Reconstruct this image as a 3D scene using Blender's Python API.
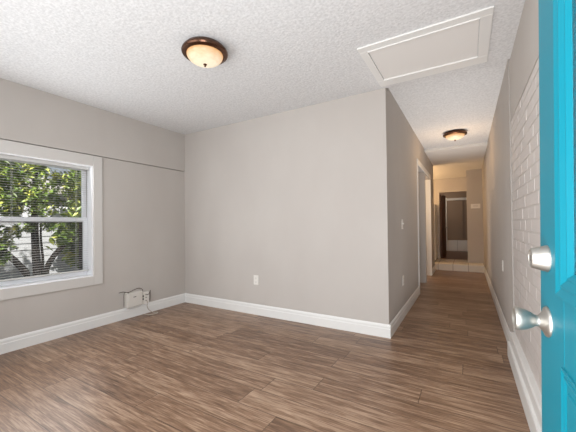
import bpy, bmesh, math, random
from mathutils import Matrix, Vector, Euler

random.seed(7)
sc = bpy.context.scene
col = sc.collection
for o in list(bpy.data.objects):
    bpy.data.objects.remove(o)

# ------------------------------------------------------------------ camera
YAW, PITCH, ROLL, CAM_H = 0.5361, 0.0113, -0.0115, 1.1135
F = Vector((-math.sin(YAW) * math.cos(PITCH), math.cos(YAW) * math.cos(PITCH), math.sin(PITCH)))
R = Vector((math.cos(YAW), math.sin(YAW), 0))
U = R.cross(F)
R2 = R * math.cos(ROLL) + U * math.sin(ROLL)
U2 = -R * math.sin(ROLL) + U * math.cos(ROLL)
cam_data = bpy.data.cameras.new('camera')
cam = bpy.data.objects.new('camera', cam_data)
col.objects.link(cam)
cam.matrix_world = Matrix(((R2.x, U2.x, -F.x, 0), (R2.y, U2.y, -F.y, 0), (R2.z, U2.z, -F.z, CAM_H), (0, 0, 0, 1)))
cam_data.sensor_width = 36
cam_data.lens = 302.2 / 576 * 36
cam_data.shift_y = 4.86 / 576
cam_data.clip_start = 0.02
sc.camera = cam

# ------------------------------------------------------------------ sky, sun, daylight, exposure
world = bpy.data.worlds.new('sky')
sc.world = world
world.use_nodes = True
wn = world.node_tree
bgn = wn.nodes['Background']
bgn.inputs['Color'].default_value = (0.80, 0.90, 1.0, 1)
bgn.inputs['Strength'].default_value = 0.42

def lamp(name, kind, loc, energy, color=(1, 1, 1), rot=None, size=None, size_y=None, radius=None, target=None):
    d = bpy.data.lights.new(name, kind)
    d.energy = energy
    d.color = color
    if kind == 'AREA':
        d.shape = 'RECTANGLE'
        d.size = size
        d.size_y = size_y
    elif radius is not None:
        d.shadow_soft_size = radius
    o = bpy.data.objects.new(name, d)
    o.location = loc
    if target is not None:
        o.rotation_euler = (Vector(target) - Vector(loc)).to_track_quat('-Z', 'Y').to_euler()
    elif rot:
        o.rotation_euler = rot
    col.objects.link(o)
    return o

sun = lamp('sun', 'SUN', (0, 0, 8), 8.0, (1.0, 0.95, 0.86), target=None)
sun.rotation_euler = Vector((-0.62, 0.25, -0.75)).to_track_quat('-Z', 'Y').to_euler()
sun.data.angle = 0.02
# daylight pouring in through the open front doorway and the side window, plus an added front fill
lamp('doorway_daylight', 'AREA', (-0.28, -0.15, 1.05), 47, (0.985, 0.988, 1.0), size=0.95, size_y=1.95, target=(-0.75, 3.0, 1.55))
lamp('front_fill_light', 'AREA', (-2.1, -0.12, 1.35), 22, (0.985, 0.988, 1.0), size=1.45, size_y=1.15, target=(-2.1, 3.0, 1.45))  # added fill, as from an assumed front window behind the camera
lamp('side_window_daylight', 'AREA', (-3.50, 1.09, 1.18), 13, (0.97, 0.985, 1.0), size=1.25, size_y=1.1, target=(0, 1.3, 1.5))

sc.view_settings.view_transform = 'Standard'
sc.view_settings.look = 'None'
sc.view_settings.exposure = 0.29
sc.view_settings.gamma = 1
sc.view_settings.use_curve_mapping = False
sc.cycles.use_denoising = True
sc.cycles.max_bounces = 10
sc.cycles.diffuse_bounces = 6
sc.cycles.sample_clamp_indirect = 6

# ------------------------------------------------------------------ helpers
def lin(r, g, b):
    f = lambda c: (c / 255 / 12.92) if c / 255 <= 0.04045 else ((c / 255 + 0.055) / 1.055) ** 2.4
    return (f(r), f(g), f(b), 1)

def new_mat(name, color=(0.8, 0.8, 0.8, 1), rough=0.6, metal=0.0, spec=0.5):
    m = bpy.data.materials.new(name)
    m.use_nodes = True
    b = m.node_tree.nodes['Principled BSDF']
    b.inputs['Base Color'].default_value = color
    b.inputs['Roughness'].default_value = rough
    b.inputs['Metallic'].default_value = metal
    b.inputs['Specular IOR Level'].default_value = spec
    return m

def node(m, kind, **kw):
    n = m.node_tree.nodes.new(kind)
    for k, v in kw.items():
        setattr(n, k, v)
    return n

def link(m, a, b):
    m.node_tree.links.new(a, b)

def bump_noise(m, scale, strength, dist=0.002, detail=3, stretch=None):
    tc = node(m, 'ShaderNodeTexCoord')
    nz = node(m, 'ShaderNodeTexNoise')
    nz.inputs['Scale'].default_value = scale
    nz.inputs['Detail'].default_value = detail
    src = tc.outputs['Object']
    if stretch:
        mp = node(m, 'ShaderNodeMapping')
        mp.inputs['Scale'].default_value = stretch
        link(m, src, mp.inputs['Vector'])
        src = mp.outputs['Vector']
    link(m, src, nz.inputs['Vector'])
    bp = node(m, 'ShaderNodeBump')
    bp.inputs['Strength'].default_value = strength
    bp.inputs['Distance'].default_value = dist
    link(m, nz.outputs['Fac'], bp.inputs['Height'])
    link(m, bp.outputs['Normal'], m.node_tree.nodes['Principled BSDF'].inputs['Normal'])
    return nz

def tint_noise(m, c1, c2, scale, stretch=(1, 1, 1), detail=4):
    tc = node(m, 'ShaderNodeTexCoord')
    mp = node(m, 'ShaderNodeMapping')
    mp.inputs['Scale'].default_value = stretch
    nz = node(m, 'ShaderNodeTexNoise')
    nz.inputs['Scale'].default_value = scale
    nz.inputs['Detail'].default_value = detail
    rp = node(m, 'ShaderNodeValToRGB')
    rp.color_ramp.elements[0].position = 0.35
    rp.color_ramp.elements[1].position = 0.65
    rp.color_ramp.elements[0].color = c1
    rp.color_ramp.elements[1].color = c2
    link(m, tc.outputs['Object'], mp.inputs['Vector'])
    link(m, mp.outputs['Vector'], nz.inputs['Vector'])
    link(m, nz.outputs['Fac'], rp.inputs['Fac'])
    link(m, rp.outputs['Color'], m.node_tree.nodes['Principled BSDF'].inputs['Base Color'])

def box(bm, x0, x1, y0, y1, z0, z1):
    x0, x1 = sorted((x0, x1)); y0, y1 = sorted((y0, y1)); z0, z1 = sorted((z0, z1))
    v = [bm.verts.new(c) for c in ((x0, y0, z0), (x1, y0, z0), (x1, y1, z0), (x0, y1, z0),
                                   (x0, y0, z1), (x1, y0, z1), (x1, y1, z1), (x0, y1, z1))]
    for f in ((0, 3, 2, 1), (4, 5, 6, 7), (0, 1, 5, 4), (1, 2, 6, 5), (2, 3, 7, 6), (3, 0, 4, 7)):
        bm.faces.new([v[i] for i in f])

def lathe(bm, profile, n=40, axis='z', center=(0, 0, 0)):
    """profile: (radius, height) pairs; spun about the axis through center."""
    rings = []
    c = Vector(center)
    for r, h in profile:
        ring = []
        for i in range(n):
            a = 2 * math.pi * i / n
            p = (r * math.cos(a), r * math.sin(a), h)
            if axis == 'y':
                p = (p[0], p[2], p[1])
            elif axis == 'x':
                p = (p[2], p[0], p[1])
            ring.append(bm.verts.new(c + Vector(p)))
        rings.append(ring)
    for a, b in zip(rings, rings[1:]):
        for i in range(n):
            bm.faces.new((a[i], a[(i + 1) % n], b[(i + 1) % n], b[i]))
    for ring in (rings[0], rings[-1]):
        try:
            bm.faces.new(ring)
        except ValueError:
            pass
    bmesh.ops.recalc_face_normals(bm, faces=bm.faces)

def extrude_profile(bm, prof, axis, a, b):
    """closed polygon prof extruded along a world axis; prof gives the two other coordinates in axis order."""
    def pt(u, v, t):
        return {'x': (t, u, v), 'y': (u, t, v), 'z': (u, v, t)}[axis]
    A = [bm.verts.new(pt(u, v, a)) for u, v in prof]
    B = [bm.verts.new(pt(u, v, b)) for u, v in prof]
    n = len(prof)
    for i in range(n):
        bm.faces.new((A[i], A[(i + 1) % n], B[(i + 1) % n], B[i]))
    bm.faces.new(A)
    bm.faces.new(B[::-1])
    bmesh.ops.recalc_face_normals(bm, faces=bm.faces)

def tube(bm, pts, r, n=8, taper=None):
    """tube through points; r may be a list of radii."""
    rs = r if isinstance(r, (list, tuple)) else [r] * len(pts)
    pts = [Vector(p) for p in pts]
    rings = []
    for i, p in enumerate(pts):
        d = (pts[min(i + 1, len(pts) - 1)] - pts[max(i - 1, 0)]).normalized()
        up = Vector((0, 0, 1)) if abs(d.z) < 0.95 else Vector((1, 0, 0))
        s = d.cross(up).normalized()
        t = s.cross(d)
        rings.append([bm.verts.new(p + (s * math.cos(2 * math.pi * k / n) + t * math.sin(2 * math.pi * k / n)) * rs[i]) for k in range(n)])
    for a, b in zip(rings, rings[1:]):
        for k in range(n):
            bm.faces.new((a[k], a[(k + 1) % n], b[(k + 1) % n], b[k]))
    bm.faces.new(rings[0])
    bm.faces.new(rings[-1])
    bmesh.ops.recalc_face_normals(bm, faces=bm.faces)

def smooth_path(pts, n=6):
    pts = [Vector(p) for p in pts]
    out = []
    for i in range(len(pts) - 1):
        p0, p1, p2, p3 = pts[max(i - 1, 0)], pts[i], pts[i + 1], pts[min(i + 2, len(pts) - 1)]
        for k in range(n):
            t = k / n
            out.append(0.5 * (2 * p1 + (p2 - p0) * t + (2 * p0 - 5 * p1 + 4 * p2 - p3) * t * t + (3 * p1 - p0 - 3 * p2 + p3) * t ** 3))
    out.append(pts[-1])
    return out

def obj(name, bm, m, parent=None, bevel=0, smooth=False, origin=None):
    if origin is not None:
        bmesh.ops.translate(bm, verts=bm.verts, vec=-Vector(origin))
    me = bpy.data.meshes.new(name)
    bm.to_mesh(me)
    bm.free()
    if smooth:
        me.polygons.foreach_set('use_smooth', [True] * len(me.polygons))
        try:
            me.set_sharp_from_angle(angle=math.radians(40))
        except Exception:
            pass
    o = bpy.data.objects.new(name, me)
    me.materials.append(m)
    col.objects.link(o)
    if origin is not None:
        o.location = origin
    if parent:
        o.parent = parent
    if bevel:
        b = o.modifiers.new('bevel', 'BEVEL')
        b.width = bevel
        b.segments = 2
        b.limit_method = 'ANGLE'
    return o

def boxes(name, m, lst, parent=None, bevel=0):
    bm = bmesh.new()
    for b in lst:
        box(bm, *b)
    return obj(name, bm, m, parent, bevel)

def struct(o, label=None):
    o['kind'] = 'structure'
    if label:
        o['label'] = label
    return o

def tag(o, label, cat, group=None):
    o['label'] = label
    o['category'] = cat
    if group:
        o['group'] = group
    return o

def thing(name, label, cat, loc=(0, 0, 0), rz=0, group=None):
    o = bpy.data.objects.new(name, None)
    o.location = loc
    o.rotation_euler = (0, 0, rz)
    o.empty_display_size = 0.1
    col.objects.link(o)
    return tag(o, label, cat, group)

# ------------------------------------------------------------------ materials
M = {}
WALL = lin(188, 183, 178)
M['wall'] = new_mat('greige_wall_paint', WALL, 0.75, spec=0.3)
tint_noise(M['wall'], lin(187, 181.2, 175.8), lin(191, 185.6, 180.2), 2.2, (1, 1, 0.5))
bump_noise(M['wall'], 90, 0.12, 0.0015)
M['ceiling'] = new_mat('textured_white_ceiling', lin(222, 220, 218), 0.9, spec=0.2)
tint_noise(M['ceiling'], lin(209, 210, 211), lin(226, 227, 228), 55, detail=5)
bump_noise(M['ceiling'], 60, 0.55, 0.006, 4)
M['smooth_ceiling'] = new_mat('smooth_white_ceiling', lin(226, 224, 221), 0.85, spec=0.2)
M['trim'] = new_mat('white_trim_paint', lin(228, 228, 226), 0.4)
M['casing'] = new_mat('grey_white_casing_paint', lin(205, 202, 198), 0.5)
M['vinyl'] = new_mat('white_vinyl', lin(240, 241, 244), 0.35)
M['plate'] = new_mat('white_plate_plastic', lin(226, 223, 217), 0.35)
M['slot'] = new_mat('dark_slot', lin(44, 41, 39), 0.6)
M['brick'] = new_mat('painted_brick', lin(206, 200, 196), 0.65)
bump_noise(M['brick'], 45, 0.5, 0.004, 4)
M['mortar'] = new_mat('painted_mortar', lin(200, 194, 189), 0.8)
M['bronze'] = new_mat('oiled_bronze', lin(100, 72, 57), 0.27, 0.9)
M['nickel'] = new_mat('satin_nickel', lin(180, 177, 171), 0.47, 1.0)
bump_noise(M['nickel'], 30, 0.05, 0.001, 2, (1, 30, 1))
M['door'] = new_mat('turquoise_gloss_paint', lin(0, 112, 130), 0.42, spec=0.25)
bump_noise(M['door'], 120, 0.08, 0.001)
M['brown_door'] = new_mat('dark_stained_wood', lin(92, 58, 40), 0.4)
tint_noise(M['brown_door'], lin(80, 48, 32), lin(108, 70, 48), 6, (8, 8, 0.6))
M['brown_panel'] = new_mat('taupe_panel_paint', lin(150, 132, 116), 0.6)
M['slat'] = new_mat('white_blind_slat', lin(205, 205, 203), 0.5)
M['cover'] = new_mat('painted_box_cover', lin(214, 210, 203), 0.5)
M['cable'] = new_mat('beige_cable', lin(196, 188, 176), 0.5)
M['dark_cable'] = new_mat('grey_cable', lin(98, 88, 80), 0.5)

# glass bowl of the lamps
m = new_mat('frosted_lamp_glass', lin(250, 236, 205), 0.4)
b = m.node_tree.nodes['Principled BSDF']
tc = node(m, 'ShaderNodeTexCoord'); nz = node(m, 'ShaderNodeTexNoise'); nz.inputs['Scale'].default_value = 7
sp = node(m, 'ShaderNodeSeparateXYZ'); link(m, tc.outputs['Object'], sp.inputs[0])
mr = node(m, 'ShaderNodeMapRange')          # alabaster glass: amber by the rim, paler over the bulbs
mr.inputs['From Min'].default_value = -0.054; mr.inputs['From Max'].default_value = -0.118
link(m, sp.outputs['Z'], mr.inputs['Value'])
ad = node(m, 'ShaderNodeMath', operation='MULTIPLY_ADD'); ad.inputs[1].default_value = 0.5
mr.inputs['To Max'].default_value = 0.75
link(m, nz.outputs['Fac'], ad.inputs[0]); link(m, mr.outputs[0], ad.inputs[2])
rp = node(m, 'ShaderNodeValToRGB')
rp.color_ramp.elements[0].position = 0.30; rp.color_ramp.elements[0].color = (0.72, 0.34, 0.11, 1)
rp.color_ramp.elements[1].position = 0.95; rp.color_ramp.elements[1].color = (1.0, 0.90, 0.70, 1)
link(m, ad.outputs[0], rp.inputs['Fac']); link(m, rp.outputs['Color'], b.inputs['Emission Color'])
b.inputs['Base Color'].default_value = lin(150, 130, 100)
b.inputs['Emission Strength'].default_value = 0.66
M['lampglass'] = m

# window glass
m = bpy.data.materials.new('window_glass'); m.use_nodes = True
nt = m.node_tree; nt.nodes.remove(nt.nodes['Principled BSDF'])
tr = nt.nodes.new('ShaderNodeBsdfTransparent'); gl = nt.nodes.new('ShaderNodeBsdfGlossy'); mx = nt.nodes.new('ShaderNodeMixShader')
gl.inputs['Roughness'].default_value = 0.02; mx.inputs['Fac'].default_value = 0.02
nt.links.new(tr.outputs[0], mx.inputs[1]); nt.links.new(gl.outputs[0], mx.inputs[2])
nt.links.new(mx.outputs[0], nt.nodes['Material Output'].inputs['Surface'])
M['glass'] = m

m = bpy.data.materials.new('insect_screen'); m.use_nodes = True
nt = m.node_tree; pb = nt.nodes['Principled BSDF']
pb.inputs['Base Color'].default_value = lin(70, 72, 76); pb.inputs['Roughness'].default_value = 0.7
tr = nt.nodes.new('ShaderNodeBsdfTransparent'); mx = nt.nodes.new('ShaderNodeMixShader'); mx.inputs['Fac'].default_value = 0.16
nt.links.new(tr.outputs[0], mx.inputs[1]); nt.links.new(pb.outputs[0], mx.inputs[2])
nt.links.new(mx.outputs[0], nt.nodes['Material Output'].inputs['Surface'])
M['screen'] = m

m = new_mat('rippled_door_glass', lin(30, 70, 80), 0.12)
bump_noise(m, 60, 0.8, 0.01, 2)
M['door_glass'] = m

# floor planks
m = new_mat('vinyl_plank_floor', lin(130, 100, 80), 0.36)
b = m.node_tree.nodes['Principled BSDF']
def math_n(op, a, b_=None, c=None):
    n = node(m, 'ShaderNodeMath', operation=op)
    for i, v in enumerate((a, b_, c)):
        if v is None:
            continue
        if isinstance(v, (int, float)):
            n.inputs[i].default_value = v
        else:
            link(m, v, n.inputs[i])
    return n.outputs[0]
PW, PL = 0.18, 1.22
tc = node(m, 'ShaderNodeTexCoord'); sx = node(m, 'ShaderNodeSeparateXYZ')
link(m, tc.outputs['Object'], sx.inputs[0])
v = math_n('DIVIDE', math_n('SUBTRACT', sx.outputs['Y'], 0.755), PW)
row = math_n('FLOOR', v)
fv = math_n('SUBTRACT', v, row)
wn1 = node(m, 'ShaderNodeTexWhiteNoise', noise_dimensions='1D'); link(m, row, wn1.inputs['W'])
u = math_n('ADD', math_n('DIVIDE', sx.outputs['X'], PL), math_n('MULTIPLY', wn1.outputs['Value'], 7.3))
cl = math_n('FLOOR', u)
fu = math_n('SUBTRACT', u, cl)
cb = node(m, 'ShaderNodeCombineXYZ'); link(m, row, cb.inputs[0]); link(m, cl, cb.inputs[1])
wn2 = node(m, 'ShaderNodeTexWhiteNoise', noise_dimensions='2D'); link(m, cb.outputs[0], wn2.inputs['Vector'])
g = node(m, 'ShaderNodeCombineXYZ')
link(m, math_n('MULTIPLY', sx.outputs['X'], 2.7), g.inputs[0])
link(m, math_n('MULTIPLY', sx.outputs['Y'], 30), g.inputs[1])
link(m, math_n('MULTIPLY', wn2.outputs['Value'], 40), g.inputs[2])
gn = node(m, 'ShaderNodeTexNoise'); gn.inputs['Scale'].default_value = 1.0; gn.inputs['Detail'].default_value = 7; gn.inputs['Roughness'].default_value = 0.68; gn.inputs['Distortion'].default_value = 0.25
link(m, g.outputs[0], gn.inputs['Vector'])
g2 = node(m, 'ShaderNodeCombineXYZ')
link(m, math_n('MULTIPLY', sx.outputs['X'], 8), g2.inputs[0])
link(m, math_n('MULTIPLY', sx.outputs['Y'], 150), g2.inputs[1])
link(m, math_n('MULTIPLY', wn2.outputs['Value'], 23), g2.inputs[2])
gf = node(m, 'ShaderNodeTexNoise'); gf.inputs['Scale'].default_value = 1.0; gf.inputs['Detail'].default_value = 4
link(m, g2.outputs[0], gf.inputs['Vector'])
tone = math_n('ADD', math_n('MULTIPLY', gn.outputs['Fac'], 0.92), math_n('MULTIPLY', wn2.outputs['Value'], 0.16))
tone = math_n('ADD', tone, math_n('MULTIPLY', math_n('SUBTRACT', gf.outputs['Fac'], 0.5), 0.65))
rp = node(m, 'ShaderNodeValToRGB')
e = rp.color_ramp.elements
e[0].position = 0.27; e[0].color = lin(80, 57, 42)
e[1].position = 0.80; e[1].color = lin(178, 151, 127)
e2 = rp.color_ramp.elements.new(0.53); e2.color = lin(132, 103, 81)
link(m, tone, rp.inputs['Fac'])
ed = math_n('MINIMUM', math_n('MINIMUM', fv, math_n('SUBTRACT', 1.0, fv)), math_n('MULTIPLY', math_n('MINIMUM', fu, math_n('SUBTRACT', 1.0, fu)), PL / PW))
gap = math_n('LESS_THAN', ed, 0.011)
mxc = node(m, 'ShaderNodeMixRGB'); mxc.inputs['Color2'].default_value = lin(62, 46, 36)
link(m, math_n('MULTIPLY', gap, 0.8), mxc.inputs['Fac']); link(m, rp.outputs['Color'], mxc.inputs['Color1'])
link(m, mxc.outputs['Color'], b.inputs['Base Color'])
bp = node(m, 'ShaderNodeBump'); bp.inputs['Strength'].default_value = 0.25; bp.inputs['Distance'].default_value = 0.002
link(m, math_n('SUBTRACT', math_n('MULTIPLY', gf.outputs['Fac'], 0.6), gap), bp.inputs['Height'])
link(m, bp.outputs['Normal'], b.inputs['Normal'])
M['floor'] = m

# tiles of the raised floor
m = new_mat('cream_tile', lin(232, 224, 210), 0.25)
b = m.node_tree.nodes['Principled BSDF']
tc = node(m, 'ShaderNodeTexCoord'); bt = node(m, 'ShaderNodeTexBrick')
bt.offset = 0.0
bt.inputs['Scale'].default_value = 1.0; bt.inputs['Mortar Size'].default_value = 0.006
bt.inputs['Brick Width'].default_value = 0.305; bt.inputs['Row Height'].default_value = 0.305
bt.inputs['Color1'].default_value = lin(228, 219, 204); bt.inputs['Color2'].default_value = lin(220, 209, 192); bt.inputs['Mortar'].default_value = lin(178, 164, 146)
link(m, tc.outputs['Object'], bt.inputs['Vector']); link(m, bt.outputs['Color'], b.inputs['Base Color'])
M['tile'] = m

# ------------------------------------------------------------------ room shell
H = 2.44
XL, YB, XH, XR, XB = -3.554, 3.028, -0.671, 0.313, 0.320
YF = -0.06            # inner face of the front wall
HALL_END = 7.8
STEP_Y, STEP_Z = 7.9, 0.150
T = 0.12

struct(boxes('floor', M['floor'], [(-4.0, 0.5, -0.3, STEP_Y + 0.02, -0.1, 0)]))
struct(boxes('ceiling', M['ceiling'], [(-3.78, 0.5, -0.3, YB + 0.005, H, H + 0.16)]))
struct(boxes('ceiling_hall', M['ceiling'], [(XH - T, 0.5, YB + 0.006, 6.2, H + 0.045, H + 0.16)]))
struct(boxes('ceiling_side_room', M['smooth_ceiling'], [(-3.78, XH - T - 0.005, YB + 0.006, 8.0, H, H + 0.16)]))
bm = bmesh.new()
extrude_profile(bm, [(6.199, H + 0.012), (6.215, H), (7.9, H), (9.0, 2.27), (9.02, H + 0.16), (6.199, H + 0.16)], 'x', -2.5, 0.5)
struct(obj('ceiling_passage', bm, M['smooth_ceiling']))
struct(boxes('trim_1', M['trim'], [(XH, XR, 6.188, 6.1985, H + 0.008, H + 0.046)]))

# left wall with the window opening; the upper boarding stands proud and leaves a shadow line
WY0, WY1, WZ0, WZ1 = 0.42, 1.766, 0.567, 1.783
JZ = 1.905
struct(boxes('wall_left', M['wall'], [
    (XL - 0.16, XL, YF - 0.24, WY0, 0, JZ - 0.008), (XL - 0.16, XL, WY1, YB + T, 0, JZ - 0.008),
    (XL - 0.16, XL, WY0, WY1, 0, WZ0), (XL - 0.16, XL, WY0, WY1, WZ1, JZ - 0.008), (XL - 0.16, XL - 0.02, YF - 0.24, YB + T, JZ - 0.008, JZ),
    (XL - 0.16, XL + 0.012, YF - 0.24, YB, JZ, H)]))
struct(boxes('wall_back', M['wall'], [(XL - 0.16, XH, YB, YB + T, 0, H)]))
struct(boxes('wall_hall_left', M['wall'], [
    (XH - T, XH, YB + T, 5.15, 0, H + 0.05), (XH - T, XH, 5.15, 6.11, 2.06, H + 0.05),
    (XH - T, XH, 6.11, 6.2, 0, H), (XH - T, XH, 6.2, 7.02, 2.02, H), (XH - T, XH, 7.02, HALL_END, 0, H)]))
struct(boxes('wall_side_room', M['wall'], [
    (-2.6, XH - T - 0.002, 6.11, 6.2, 0, H), (-2.72, -2.6, YB + T, HALL_END, 0, H), (-2.6, XH - T, HALL_END - T, HALL_END, 0, H)]))
struct(boxes('wall_hall_right', M['wall'], [(XR, XR + T, 3.1, 9.1, 0, H + 0.05)]))
struct(boxes('wall_right', M['mortar'], [(XB + 0.003, XR + T, YF - 0.24, 3.095, 0.95, 1.945), (XB + 0.0007, XR + T, YF - 0.24, 3.095, 0, 0.95)]))
struct(boxes('wall_right_upper', M['wall'], [(0.318, XR + T, YF - 0.24, 3.095, 1.945, H)]))
struct(boxes('wall_front', M['wall'], [
    (XL, -2.85, YF - 0.2, YF, 0, H), (-1.35, -0.78, YF - 0.2, YF, 0, H), (-2.85, -1.35, YF - 0.2, YF, 0, 0.75),
    (-2.85, -1.35, YF - 0.2, YF, 1.95, H), (-0.78, 0.235, YF - 0.2, YF, 2.06, H), (0.235, XB, YF - 0.2, YF, 0, H)]))

# painted brick facing of the right wall
bm = bmesh.new()
bw, bh, gapb = 0.205, 0.0655, 0.010
rows = int((1.945 - 0.0) / (bh + gapb)) + 1
for r in range(rows):
    z0 = r * (bh + gapb)
    z1 = min(z0 + bh, 1.935)
    y = 3.095
    first = True
    while y > 0.0:
        w = bw if not (first and r % 2) else bw / 2
        j = random.uniform(-0.0012, 0.0012)
        box(bm, XB + j, XB + 0.013, max(y - w, -0.05), y, z0, z1)
        y -= w + gapb
        first = False
o = obj('wall_right_brick', bm, M['brick'], bevel=0.0015)
struct(o)

# end of the hall: tiled step, jogged end wall, further rooms
struct(boxes('floor_step', M['tile'], [(-2.4, XR, STEP_Y + 0.021, 9.0, 0, STEP_Z)]))
bm = bmesh.new()
x = XR
while x > -0.75:
    box(bm, max(x - 0.302, -0.75), x, STEP_Y + 0.006, STEP_Y + 0.02, 0.002, STEP_Z + 0.003)
    x -= 0.305
struct(obj('trim_2', bm, M['tile'], bevel=0.002))
struct(boxes('floor_far_room', M['brown_door'], [(-1.6, 0.5, 9.0, 12.2, 0, STEP_Z - 0.002)]))
struct(boxes('wall_end_right', M['wall'], [(-0.01, XR, 8.4, 9.12, STEP_Z, H)]))
struct(boxes('wall_end_left', M['wall'], [(-2.4, -0.645, 9.0, 9.12, STEP_Z, H), (-0.645, -0.01, 9.0, 9.12, 1.915, H)]))
struct(boxes('wall_passage_left', M['wall'], [(-2.52, -2.4, HALL_END, 9.12, 0, H), (-2.6, XH - T, HALL_END + 0.001, HALL_END + 0.01, 0, H)]))
struct(boxes('wall_far_room', M['brown_panel'], [(-1.6, 0.5, 11.75, 11.87, 0, H), (-1.6, -1.48, 9.12, 11.75, 0, H), (0.38, 0.5, 9.12, 11.75, 0, H)]))
struct(boxes('ceiling_far_room', M['brown_panel'], [(-1.6, 0.5, 9.03, 11.87, H, H + 0.1)]))
# pale door frame, panel and ledge on the far room's wall
struct(boxes('trim_3', M['trim'], [(-0.655, -0.605, 11.70, 11.749, STEP_Z, 1.96), (-0.605, 0.05, 11.70, 11.749, 1.86, 1.94)], bevel=0.003))
struct(boxes('trim_4', M['tile'], [(-0.60, 0.05, 11.62, 11.749, STEP_Z, 0.48), (-0.60, 0.05, 11.60, 11.749, 0.48, 0.51)], bevel=0.004))
struct(boxes('trim_5', M['brown_panel'], [(-0.17, -0.13, 11.71, 11.749, 0.52, 1.85), (-0.60, -0.17, 11.735, 11.749, 0.52, 1.80)], bevel=0.002))

# baseboards
def base_prof(off, sgn, h=0.128):
    return [(off, 0), (off + sgn * 0.016, 0), (off + sgn * 0.016, h * 0.66), (off + sgn * 0.0125, h * 0.70), (off + sgn * 0.0125, h * 0.86),
            (off + sgn * 0.007, h * 0.97), (off + sgn * 0.004, h), (off, h)]
def baseboard(name, axis, off, sgn, a, b_, h=0.128):
    bm = bmesh.new()
    extrude_profile(bm, base_prof(off, sgn, h), axis, a, b_)
    return struct(obj(name, bm, M['trim']))
baseboard('baseboard_left', 'y', XL, 1, YF, YB)
baseboard('baseboard_back', 'x', YB, -1, XL, XH + 0.016)
baseboard('baseboard_hall_left', 'y', XH, 1, YB + 0.0005, 5.09)
baseboard('baseboard_hall_left_end', 'y', XH, 1, 7.03, HALL_END)
baseboard('baseboard_hall_right', 'y', XR, -1, 3.1, STEP_Y + 0.006)
bm = bmesh.new()
extrude_profile(bm, [(XB + 0.01, 0), (0.268, 0), (0.268, 0.115), (0.272, 0.122), (0.284, 0.124), (0.284, 0.195), (0.29, 0.205), (XB + 0.01, 0.205)], 'y', YF, 3.096)
struct(obj('baseboard_right', bm, M['trim'], bevel=0.002))

# casings of the two openings in the hall's left wall
struct(boxes('trim_6', M['trim'], [(XH, XH + 0.014, 5.09, 5.15, 0, 2.12), (XH, XH + 0.014, 5.151, 7.02, 2.04, 2.12), (XH - T, XH, 5.15, 5.162, 0, 2.05)], bevel=0.002))
struct(boxes('trim_7', M['trim'], [(XH - T, XH + 0.012, 7.005, 7.025, 0, 2.04)], bevel=0.002))

# ------------------------------------------------------------------ window
win = thing('window_1', 'white double-hung window in a pale grey casing on the left wall', 'window', (XL, (WY0 + WY1) / 2, WZ0))
win['kind'] = 'structure'
def wpart(name, m_, lst, bevel=0.0):
    o = boxes(name, m_, lst, bevel=bevel)
    o.parent = win
    o.matrix_parent_inverse = Matrix.Translation(-Vector(win.location))
    return o
CW = 0.096
wpart('casing', M['casing'], [
    (XL, XL + 0.018, WY1, WY1 + CW, WZ0 - CW, JZ - 0.010), (XL, XL + 0.018, WY0 - CW, WY0, WZ0 - CW, JZ - 0.010),
    (XL, XL + 0.018, WY0, WY1, WZ1, JZ - 0.010), (XL, XL + 0.018, WY0, WY1, WZ0 - CW, WZ0)], 0.003)
JX = XL - 0.10
wpart('jamb', M['vinyl'], [
    (JX, XL + 0.004, WY1 - 0.012, WY1, WZ0, WZ1), (JX, XL + 0.004, WY0, WY0 + 0.012, WZ0, WZ1),
    (JX, XL + 0.004, WY0 + 0.012, WY1 - 0.012, WZ0, WZ0 + 0.016), (JX, XL + 0.004, WY0 + 0.012, WY1 - 0.012, WZ1 - 0.012, WZ1)])
# sashes
SX0, SX1 = XL - 0.15, XL - 0.10
def sash(name, z0, z1, x0, x1):
    a, b_ = WY0 + 0.005, WY1 - 0.005
    s = 0.042
    return wpart(name, M['vinyl'], [(x0, x1, a, a + s, z0, z1), (x0, x1, b_ - s, b_, z0, z1), (x0, x1, a + s, b_ - s, z0, z0 + s), (x0, x1, a + s, b_ - s, z1 - s, z1)], 0.003)
lo = sash('lower_sash', WZ0 + 0.01, 1.215, SX0 + 0.025, SX1)
up = sash('upper_sash', 1.168, WZ1, SX0, SX0 + 0.025)
gp = wpart('pane', M['glass'], [(SX0 + 0.036, SX0 + 0.040, WY0 + 0.047, WY1 - 0.047, WZ0 + 0.05, 1.175)])
gp2 = wpart('pane', M['glass'], [(SX0 + 0.010, SX0 + 0.014, WY0 + 0.047, WY1 - 0.047, 1.21, WZ1 - 0.04)])

# half insect screen outside the lower sash
SCX = XL - 0.168
wpart('screen_frame', M['slot'], [(SCX, SCX + 0.008, 1.703, 1.745, WZ0 + 0.02, 1.195), (SCX, SCX + 0.008, WY0 + 0.02, WY0 + 0.06, WZ0 + 0.02, 1.195),
    (SCX, SCX + 0.008, WY0 + 0.06, 1.703, WZ0 + 0.02, WZ0 + 0.05), (SCX, SCX + 0.008, WY0 + 0.06, 1.703, 1.160, 1.195)])
wpart('screen_mesh', M['screen'], [(SCX + 0.003, SCX + 0.004, WY0 + 0.06, 1.703, WZ0 + 0.05, 1.160)])

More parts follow.
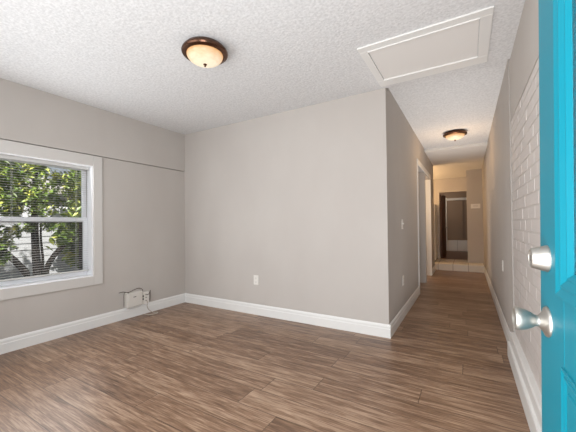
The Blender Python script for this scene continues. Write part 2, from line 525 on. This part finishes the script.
# mini blind hanging inside the window reveal
BX = XL - 0.055
bl = thing('window_blind', 'white slatted mini blind lowered over the whole window', 'blind', (BX, (WY0 + WY1) / 2, WZ1 - 0.012))
def bpart(name, m_, lst, bevel=0):
    o = boxes(name, m_, lst, bevel=bevel)
    o.parent = bl
    o.matrix_parent_inverse = Matrix.Translation(-Vector(bl.location))
    return o
ba, bb = WY0 + 0.016, WY1 - 0.02
bpart('headrail', M['slat'], [(BX - 0.018, BX + 0.018, ba, bb, WZ1 - 0.045, WZ1 - 0.0125)], 0.002)
bm = bmesh.new()
z = WZ1 - 0.062
while z > 0.655:
    for k in range(3):                      # slightly crowned slat
        x0 = BX - 0.0125 + k * 0.025 / 3
        x1 = x0 + 0.025 / 3
        c = 0.0004 if k == 1 else 0.0
        box(bm, x0, x1, ba + 0.004, bb - 0.004, z + c - 0.0004, z + c + 0.0004)
    z -= 0.0235
o = obj('slats', bm, M['slat']); o.parent = bl; o.matrix_parent_inverse = Matrix.Translation(-Vector(bl.location))
bpart('bottom_rail', M['slat'], [(BX - 0.014, BX + 0.014, ba, bb, 0.628, 0.645)], 0.003)
bm = bmesh.new()
for yy in (ba + 0.12, (ba + bb) / 2, bb - 0.12):
    for dx in (-0.0135, 0.0135):
        tube(bm, [(BX + dx, yy, WZ1 - 0.045), (BX + dx, yy, 0.645)], 0.0009, 5)
o = obj('ladder_cord', bm, M['slat']); o.parent = bl; o.matrix_parent_inverse = Matrix.Translation(-Vector(bl.location))

# ------------------------------------------------------------------ attic hatch
ht = thing('attic_hatch', 'white framed attic hatch in the ceiling before the hallway', 'hatch', (-0.27, 2.57, H))
def hpart(name, m_, lst, bevel=0):
    o = boxes(name, m_, lst, bevel=bevel)
    o.parent = ht
    o.matrix_parent_inverse = Matrix.Translation(-Vector(ht.location))
    return o
hx0, hx1, hy0, hy1 = -0.70, 0.16, 2.227, 2.965
ix0, ix1, iy0, iy1 = -0.64, 0.09, 2.295, 2.845
hpart('frame', M['trim'], [(hx0, hx1, hy0, iy0, H - 0.012, H), (hx0, hx1, iy1, hy1, H - 0.012, H), (hx0, ix0, iy0, iy1, H - 0.012, H), (ix1, hx1, iy0, iy1, H - 0.012, H)], 0.003)
hpart('panel', M['smooth_ceiling'], [(ix0 + 0.004, ix1 - 0.004, iy0 + 0.004, iy1 - 0.004, H - 0.007, H)], 0.001)
hpart('bead', M['trim'], [(ix0, ix1, iy1 - 0.014, iy1, H - 0.018, H - 0.002)], 0.002)
hpart('bead', M['trim'], [(ix0, ix1, iy0, iy0 + 0.014, H - 0.018, H - 0.002)], 0.002)

# ------------------------------------------------------------------ ceiling lamps
def ceiling_light(loc, label, rad=0.165, energy=6, color=(1.0, 0.80, 0.55)):
    t = thing('ceiling_light', label, 'ceiling light', loc)
    s = rad / 0.165
    bm = bmesh.new()
    lathe(bm, [(0.132 * s, 0), (0.146 * s, -0.004 * s), (0.152 * s, -0.013 * s), (0.156 * s, -0.022 * s), (0.166 * s, -0.028 * s), (0.169 * s, -0.040 * s),
               (0.164 * s, -0.050 * s), (0.150 * s, -0.056 * s), (0.138 * s, -0.058 * s), (0.132 * s, -0.050 * s), (0.10 * s, -0.046 * s)], 56)
    obj('rim', bm, M['bronze'], t, smooth=True)
    bm = bmesh.new()
    prof = [(0.132 * s * math.cos(a), (-0.054 - 0.068 * math.sin(a)) * s) for a in [i * math.pi / 2 / 12 for i in range(12)]]
    prof.append((0.006 * s, -0.1222 * s))
    lathe(bm, prof, 56)
    obj('glass_bowl', bm, M['lampglass'], t, smooth=True)
    bm = bmesh.new()
    lathe(bm, [(0.003, -0.119 * s), (0.013, -0.123 * s), (0.014, -0.127 * s), (0.008, -0.131 * s), (0.006, -0.136 * s), (0.0075, -0.140 * s), (0.001, -0.145 * s)], 20)
    obj('finial', bm, M['bronze'], t, smooth=True)
    if energy:
        lamp('bulb_light', 'POINT', (loc[0], loc[1], loc[2] - 0.42), energy, color, radius=0.12)
    return t
ceiling_light((-1.669, 1.622, H), 'bronze-rimmed dome light on the main room ceiling, larger in view', 0.165, 0)
ceiling_light((-0.144, 5.236, H + 0.045), 'bronze-rimmed dome light on the hallway ceiling', 0.160, 4.5, (1.0, 0.66, 0.36))

# ------------------------------------------------------------------ outlets, switches, thermostat
def plate_thing(name, label, cat, loc, rz, kind, w=0.072, h=0.117):
    """built facing local -Y, centred on loc"""
    t = thing(name, label, cat, loc, rz)
    boxes('plate', M['plate'], [(-w / 2, w / 2, -0.006, 0, -h / 2, h / 2)], t, 0.002)
    if kind == 'outlet':
        for dz in (-0.024, 0.024):
            s = boxes('socket', M['plate'], [(-0.017, 0.017, -0.0085, -0.006, dz - 0.014, dz + 0.014)], t, 0.002)
            boxes('slot', M['slot'], [(-0.008, -0.0055, -0.0088, -0.0083, dz - 0.004, dz + 0.006), (0.0055, 0.008, -0.0088, -0.0083, dz - 0.004, dz + 0.006),
                                      (-0.002, 0.002, -0.0088, -0.0083, dz - 0.010, dz - 0.006)], s)
    elif kind == 'switch':
        boxes('toggle', M['plate'], [(-0.005, 0.005, -0.018, -0.006, -0.002, 0.012)], t, 0.001)
        boxes('toggle_slot', M['slot'], [(-0.006, 0.006, -0.0063, -0.0055, -0.013, 0.013)], t)
    return t
plate_thing('wall_outlet', 'white outlet plate low on the wide back wall of the room', 'outlet', (-2.268, YB, 0.427), 0, 'outlet')
plate_thing('light_switch', "white light switch plate on the hallway's left wall, above an outlet", 'light switch', (XH, 3.79, 1.10), math.pi / 2, 'switch')
plate_thing('wall_outlet', "white outlet plate on the hallway's left wall, below a light switch", 'outlet', (XH, 3.79, 0.43), math.pi / 2, 'outlet')
plate_thing('wall_outlet', "white outlet plate on the hallway's right wall past the brick", 'outlet', (XR, 3.885, 0.655), -math.pi / 2, 'outlet')
t = thing('thermostat', 'white rectangular thermostat on the wall at the end of the hallway', 'thermostat', (0.168, 8.4, 1.49))
boxes('housing', M['plate'], [(-0.095, 0.095, -0.028, 0, -0.055, 0.055)], t, 0.006)
boxes('display', M['cover'], [(-0.05, 0.05, -0.0295, -0.027, -0.012, 0.03)], t, 0.001)

# cable box on the left wall above the baseboard
t = thing('cable_box', 'pale cable junction box with loose wires low on the left wall', 'junction box', (XL, 2.24, 0.135))
boxes('housing', M['cover'], [(0, 0.062, -0.125, 0.075, 0, 0.175)], t, 0.006)
boxes('cover', M['cover'], [(0.062, 0.068, -0.105, 0.045, 0.012, 0.165)], t, 0.003)
boxes('label_slot', M['slot'], [(0.068, 0.069, -0.05, -0.015, 0.115, 0.123)], t)
boxes('jack_plate', M['plate'], [(0, 0.038, 0.098, 0.178, -0.004, 0.145)], t, 0.004)
for dz in (0.035, 0.075, 0.110):
    bm = bmesh.new(); lathe(bm, [(0.008, 0.038), (0.008, 0.046), (0.005, 0.048), (0.005, 0.054)], 12, 'x', (0, 0.135, dz))
    obj('jack', bm, M['nickel'], t, smooth=True)
for dz in (0.05, 0.085):
    boxes('terminal', M['slot'], [(0.0, 0.05, 0.075, 0.098, dz, dz + 0.022)], t, 0.002)
def cable(pts, r=0.004, m_='dark_cable'):
    bm = bmesh.new(); tube(bm, smooth_path(pts), r, 8)
    return obj('cable', bm, M[m_], t, smooth=True)
cable([(0.005, -0.19, 0.19), (0.02, -0.15, 0.195), (0.05, -0.10, 0.185), (0.055, -0.03, 0.205), (0.05, 0.03, 0.21), (0.04, 0.085, 0.185), (0.02, 0.10, 0.15)])
cable([(0.045, -0.10, 0.165), (0.07, -0.11, 0.18), (0.05, -0.135, 0.19), (0.03, -0.145, 0.16), (0.02, -0.14, 0.02)], 0.003)
cable([(0.046, 0.135, 0.11), (0.075, 0.15, 0.12), (0.05, 0.19, 0.155), (0.03, 0.20, 0.12), (0.03, 0.195, 0.02)], 0.004)
cable([(0.046, 0.135, 0.035), (0.075, 0.13, 0.02), (0.06, 0.135, -0.03), (0.045, 0.17, -0.09), (0.07, 0.21, -0.128), (0.12, 0.24, -0.129), (0.15, 0.20, -0.129), (0.12, 0.13, -0.129), (0.06, 0.10, -0.126)], 0.0045, 'cable')

# ------------------------------------------------------------------ front door, swung in beside the camera
A = math.radians(2.8)
DX, DY = 0.137, 0.87
DW, DT, DH = 0.905, 0.044, 2.03
door = thing('door_1', 'turquoise panelled front door swung open at the right edge', 'door', (DX - 0.0085, DY, 0.012), A - math.pi / 2)
door.rotation_euler.x = -0.0100      # the old door hangs a little out of plumb
door['kind'] = 'structure'
gs0, gs1, gz0, gz1 = 0.125, DW - 0.125, 0.961, 1.90       # lite frame
ps0, ps1, pz0, pz1 = 0.145, DW - 0.145, 0.16, 0.838       # lower panel
ct = 0.03
boxes('slab', M['door'], [
    (0, gs0 + ct, 0, DT, 0, DH), (DW - gs0 - ct, DW, 0, DT, 0, DH), (gs0 + ct, DW - gs0 - ct, 0, DT, 0, gz0 + ct),
    (gs0 + ct, DW - gs0 - ct, 0, DT, gz1 - ct, DH)], door, 0.002)
def frame_moulding(name, s0, s1, z0, z1, prof, m_):
    """prof: (inset from the outer edge, height towards the room) pairs, mitred round a rectangle"""
    bm = bmesh.new()
    loops = []
    for d, h in prof:
        loops.append([bm.verts.new((a, -h, c)) for a, c in ((s0 + d, z0 + d), (s1 - d, z0 + d), (s1 - d, z1 - d), (s0 + d, z1 - d))])
    for a, b_ in zip(loops, loops[1:]):
        for i in range(4):
            bm.faces.new((a[i], a[(i + 1) % 4], b_[(i + 1) % 4], b_[i]))
    bmesh.ops.recalc_face_normals(bm, faces=bm.faces)
    return obj(name, bm, m_, door)
frame_moulding('lite_moulding', gs0, gs1, gz0, gz1, [(0, -0.001), (0.0015, 0.005), (0.004, 0.0055), (0.018, 0.0008), (0.020, 0.0005), (0.0215, 0.0035), (0.0235, 0.0035), (0.036, -0.003), (0.0375, -0.002), (0.039, -0.002), (0.048, -0.0085), (0.049, -0.02)], M['door'])
boxes('lite_glass', M['door_glass'], [(gs0 + 0.046, gs1 - 0.046, 0.0095, 0.016, gz0 + 0.046, gz1 - 0.046)], door)
frame_moulding('panel_moulding', ps0, ps1, pz0, pz1, [(0, -0.001), (0.001, 0.0032), (0.003, 0.0035), (0.012, 0.0005), (0.0135, 0.0022), (0.016, 0.0022), (0.026, -0.002), (0.030, -0.002), (0.034, 0.003), (0.04, 0.0035), (0.06, 0.0035)], M['door'])
boxes('raised_panel', M['door'], [(ps0 + 0.058, ps1 - 0.058, -0.0035, 0.0, pz0 + 0.058, pz1 - 0.058)], door, 0.001)
# knob and deadbolt: axes point away from the outer face (local -Y)
def hw(name, prof, s, z, parent, m_=None):
    bm = bmesh.new()
    lathe(bm, [(r, -h) for r, h in prof], 36, 'y', (s, 0, z))
    return obj(name, bm, m_ or M['nickel'], parent, smooth=True)
KS, KZ, BZ = 0.056, 0.893, 1.024
kb = hw('door_knob', [(0.0125, 0.012), (0.0115, 0.018), (0.0118, 0.022), (0.016, 0.028), (0.0205, 0.036), (0.0235, 0.046), (0.0245, 0.053), (0.0235, 0.0565), (0.021, 0.0575), (0.017, 0.054), (0.006, 0.052)], KS, KZ, door)
hw('rosette', [(0.031, 0.0), (0.031, 0.0025), (0.0295, 0.005), (0.022, 0.008), (0.017, 0.0115), (0.0125, 0.0155)], KS, KZ, kb)
db = hw('deadbolt', [(0.0275, 0.0), (0.0275, 0.003), (0.026, 0.0065), (0.0205, 0.027), (0.0195, 0.0285), (0.0165, 0.0285), (0.0155, 0.0265), (0.004, 0.0265)], KS, BZ, door)
hw('lock_cylinder', [(0.015, 0.0266), (0.015, 0.0275), (0.014, 0.028), (0.004, 0.028)], KS, BZ, db)
boxes('keyway', M['slot'], [(KS - 0.0015, KS + 0.0015, -0.0284, -0.0275, BZ - 0.006, BZ + 0.006)], db)

# brown door standing open in the far doorway
d2 = thing('door_2', 'dark brown wooden door standing open past the end doorway', 'door', (-0.62, 9.14, STEP_Z), math.radians(84))
d2['kind'] = 'structure'
boxes('slab', M['brown_door'], [(0, 0.62, -0.02, 0.018, 0.004, 1.72)], d2, 0.002)
boxes('panel', M['brown_door'], [(0.1, 0.52, -0.024, -0.02, 0.9, 1.6), (0.1, 0.52, -0.024, -0.02, 0.15, 0.8)], d2, 0.002)
bm = bmesh.new(); lathe(bm, [(0.02, -0.02), (0.01, -0.03), (0.01, -0.045), (0.024, -0.055), (0.024, -0.07), (0.005, -0.078)], 20, 'y', (0.56, 0, 0.82))
obj('door_knob', bm, M['nickel'], d2, smooth=True)

# tall white cabinet just round the hallway's left corner
t = thing('tall_cabinet', "tall narrow white cabinet just past the hallway's left corner", 'cabinet', (-0.95, 8.55, STEP_Z))
boxes('body', M['trim'], [(-0.25, 0.245, -0.35, 0.35, 0.03, 1.43)], t, 0.004)
boxes('door', M['trim'], [(0.245, 0.262, -0.335, 0.35, 0.04, 1.425)], t, 0.003)
boxes('plinth', M['slot'], [(-0.24, 0.24, -0.34, 0.34, 0, 0.03)], t)

# lights of the rooms off the hall, and added fills
lamp('hall_floor_fill', 'AREA', (-0.18, 4.9, 0.02), 8.5, (1.0, 0.97, 0.95), size=0.85, size_y=3.6, rot=(math.pi, 0, 0)).data.spread = math.radians(75)  # added at floor level in place of floor bounce; no fixture here
lamp('side_room_lamp', 'POINT', (-1.6, 6.6, 1.75), 32, (1.0, 0.70, 0.42), radius=0.15)
lamp('side_room_fill', 'POINT', (-2.0, 4.6, 1.6), 10, (0.95, 0.97, 1.0), radius=0.3)  # added cool spill for the hall; no window is built in this room
lamp('passage_lamp', 'POINT', (-1.4, 8.02, 1.75), 30, (1.0, 0.64, 0.32), radius=0.15)
lamp('far_room_fill', 'POINT', (-1.0, 10.7, 2.0), 14, (1.0, 0.8, 0.6), radius=0.15)  # added to lift the dim far room; no fixture is modelled

# ------------------------------------------------------------------ outdoors, seen through the window
M['ground'] = new_mat('garden_soil', lin(120, 112, 98), 0.95)
tint_noise(M['ground'], lin(96, 92, 74), lin(140, 132, 118), 3)
M['siding'] = new_mat('white_siding', lin(185, 188, 194), 0.6)
M['bark'] = new_mat('dark_bark', lin(25, 21, 18), 0.9)
bump_noise(M['bark'], 20, 0.8, 0.02, 5, (1, 1, 0.3))
M['leaf'] = new_mat('green_leaf', lin(110, 140, 50), 0.45)
m = M['leaf']
tc = node(m, 'ShaderNodeTexCoord'); nz = node(m, 'ShaderNodeTexNoise'); nz.inputs['Scale'].default_value = 5; nz.inputs['Detail'].default_value = 6
rp = node(m, 'ShaderNodeValToRGB')
rp.color_ramp.elements[0].position = 0.3; rp.color_ramp.elements[0].color = lin(34, 54, 20)
rp.color_ramp.elements[1].position = 0.7; rp.color_ramp.elements[1].color = lin(222, 222, 112)
e2 = rp.color_ramp.elements.new(0.5); e2.color = lin(104, 132, 52)
link(m, tc.outputs['Object'], nz.inputs['Vector']); link(m, nz.outputs['Fac'], rp.inputs['Fac'])
link(m, rp.outputs['Color'], m.node_tree.nodes['Principled BSDF'].inputs['Base Color'])
m.node_tree.nodes['Principled BSDF'].inputs['Transmission Weight'].default_value = 0.0
M['hedge'] = M['leaf']

struct(boxes('ground', M['ground'], [(-30, -3.72, -15, 25, -0.45, -0.3)]))
# neighbouring clapboard wall
t = thing('neighbour_house', 'white clapboard house wall standing behind the garden tree', 'house', (-8.6, 4.2, -0.3))
bm = bmesh.new()
for k in range(15):
    z = k * 0.15
    extrude_profile(bm, [(-0.02, z), (0.022, z), (0.004, z + 0.15), (-0.02, z + 0.15)], 'y', -5, 5)
obj('siding', bm, M['siding'], t)
boxes('wall_core', M['siding'], [(-2.5, -0.021, -5, 5, 0, 2.25)], t)
bm = bmesh.new()
extrude_profile(bm, [(0.25, 2.2), (0.25, 2.28), (-1.3, 2.75), (-2.8, 2.28), (-2.8, 2.2)], 'y', -5.2, 5.2)
obj('roof', bm, new_mat('grey_roof', lin(150, 148, 146), 0.8), t)

def leaf_mesh(bm, clusters, n, size):
    for i in range(n):
        c, rad = random.choice(clusters)
        d = Vector((random.gauss(0, 1), random.gauss(0, 1), random.gauss(0, 1)))
        d.normalize()
        p = Vector(c) + d * (rad * random.uniform(0.35, 1.0))
        r = Euler((random.uniform(-1, 1), random.uniform(-1, 1), random.uniform(0, 6.28))).to_matrix()
        s = size * random.uniform(0.6, 1.25)
        pts = [(-s, 0, 0), (-0.2 * s, -0.42 * s, 0.08 * s), (s, 0, -0.12 * s), (-0.2 * s, 0.42 * s, 0.08 * s)]
        vs = [bm.verts.new(p + r @ Vector(q)) for q in pts]
        bm.faces.new((vs[0], vs[1], vs[2]))
        bm.faces.new((vs[0], vs[2], vs[3]))

t = thing('garden_tree', 'dark multi-trunked leafy tree seen through the window', 'tree', (-6.0, 2.15, -0.3))
def trunk(pts, rs):
    bm = bmesh.new()
    n = 5
    sp = smooth_path([Vector(p) - Vector(t.location) for p in pts], n)
    rr = []
    for i in range(len(rs) - 1):
        for k in range(n):
            rr.append(rs[i] + (rs[i + 1] - rs[i]) * k / n)
    rr.append(rs[-1])
    tube(bm, sp, rr, 10)
    return obj('trunk', bm, M['bark'], t, smooth=True)
trunk([(-6.0, 2.15, -0.32), (-6.0, 2.14, 0.3), (-6.02, 2.12, 0.8), (-6.0, 2.10, 1.3), (-6.0, 2.12, 2.2)], [0.10, 0.065, 0.055, 0.05, 0.03])
trunk([(-6.0, 2.12, -0.32), (-6.0, 2.02, 0.30), (-6.0, 1.88, 0.56), (-5.95, 1.68, 0.80), (-5.9, 1.45, 1.15), (-5.9, 1.3, 1.7)], [0.07, 0.05, 0.046, 0.042, 0.035, 0.02])
trunk([(-6.0, 2.18, -0.32), (-6.0, 2.24, 0.32), (-6.0, 2.36, 0.62), (-6.0, 2.54, 0.82), (-6.0, 2.74, 1.0), (-6.0, 2.9, 1.5)], [0.07, 0.045, 0.04, 0.036, 0.03, 0.02])
trunk([(-6.05, 2.2, -0.32), (-6.05, 2.23, 0.5), (-6.05, 2.20, 1.0), (-6.05, 2.24, 1.6)], [0.03, 0.02, 0.016, 0.01])
cl_ = []
for i in range(120):
    cl_.append(((random.uniform(-6.6, -5.5), random.uniform(0.9, 3.6), random.uniform(1.32, 2.9)), random.uniform(0.14, 0.3)))
cl_ += [((-6.0, 2.50, 0.86), 0.10), ((-6.0, 2.62, 0.96), 0.13), ((-6.0, 2.75, 1.08), 0.14), ((-5.95, 1.72, 0.85), 0.15), ((-5.95, 1.62, 1.0), 0.18), ((-6.0, 1.85, 1.05), 0.12),
        ((-6.0, 2.3, 1.15), 0.12), ((-6, 2.05, 1.12), 0.1), ((-5.95, 1.7, 0.66), 0.1)] * 1
bm = bmesh.new()
leaf_mesh(bm, cl_, 15000, 0.052)
bmesh.ops.translate(bm, verts=bm.verts, vec=-Vector(t.location))
obj('foliage', bm, M['leaf'], t)

def bush(loc, rad, n, label):
    b_ = thing('garden_shrub', label, 'shrub', loc, group=None)
    bm = bmesh.new()
    cc = [((random.uniform(-rad, rad), random.uniform(-rad, rad), random.uniform(0.3, 3.4)), rad * 0.5) for _ in range(26)]
    leaf_mesh(bm, cc, n, 0.12)
    obj('foliage', bm, M['leaf'], b_)
    bm = bmesh.new(); tube(bm, [(0, 0, -0.02), (0.03, 0, 1.2), (0, 0.02, 2.6)], [0.09, 0.07, 0.03], 8)
    obj('stem', bm, M['bark'], b_, smooth=True)
bush((-7.55, 3.75, -0.3), 0.5, 1300, 'tall leafy shrub at the right side of the window view')
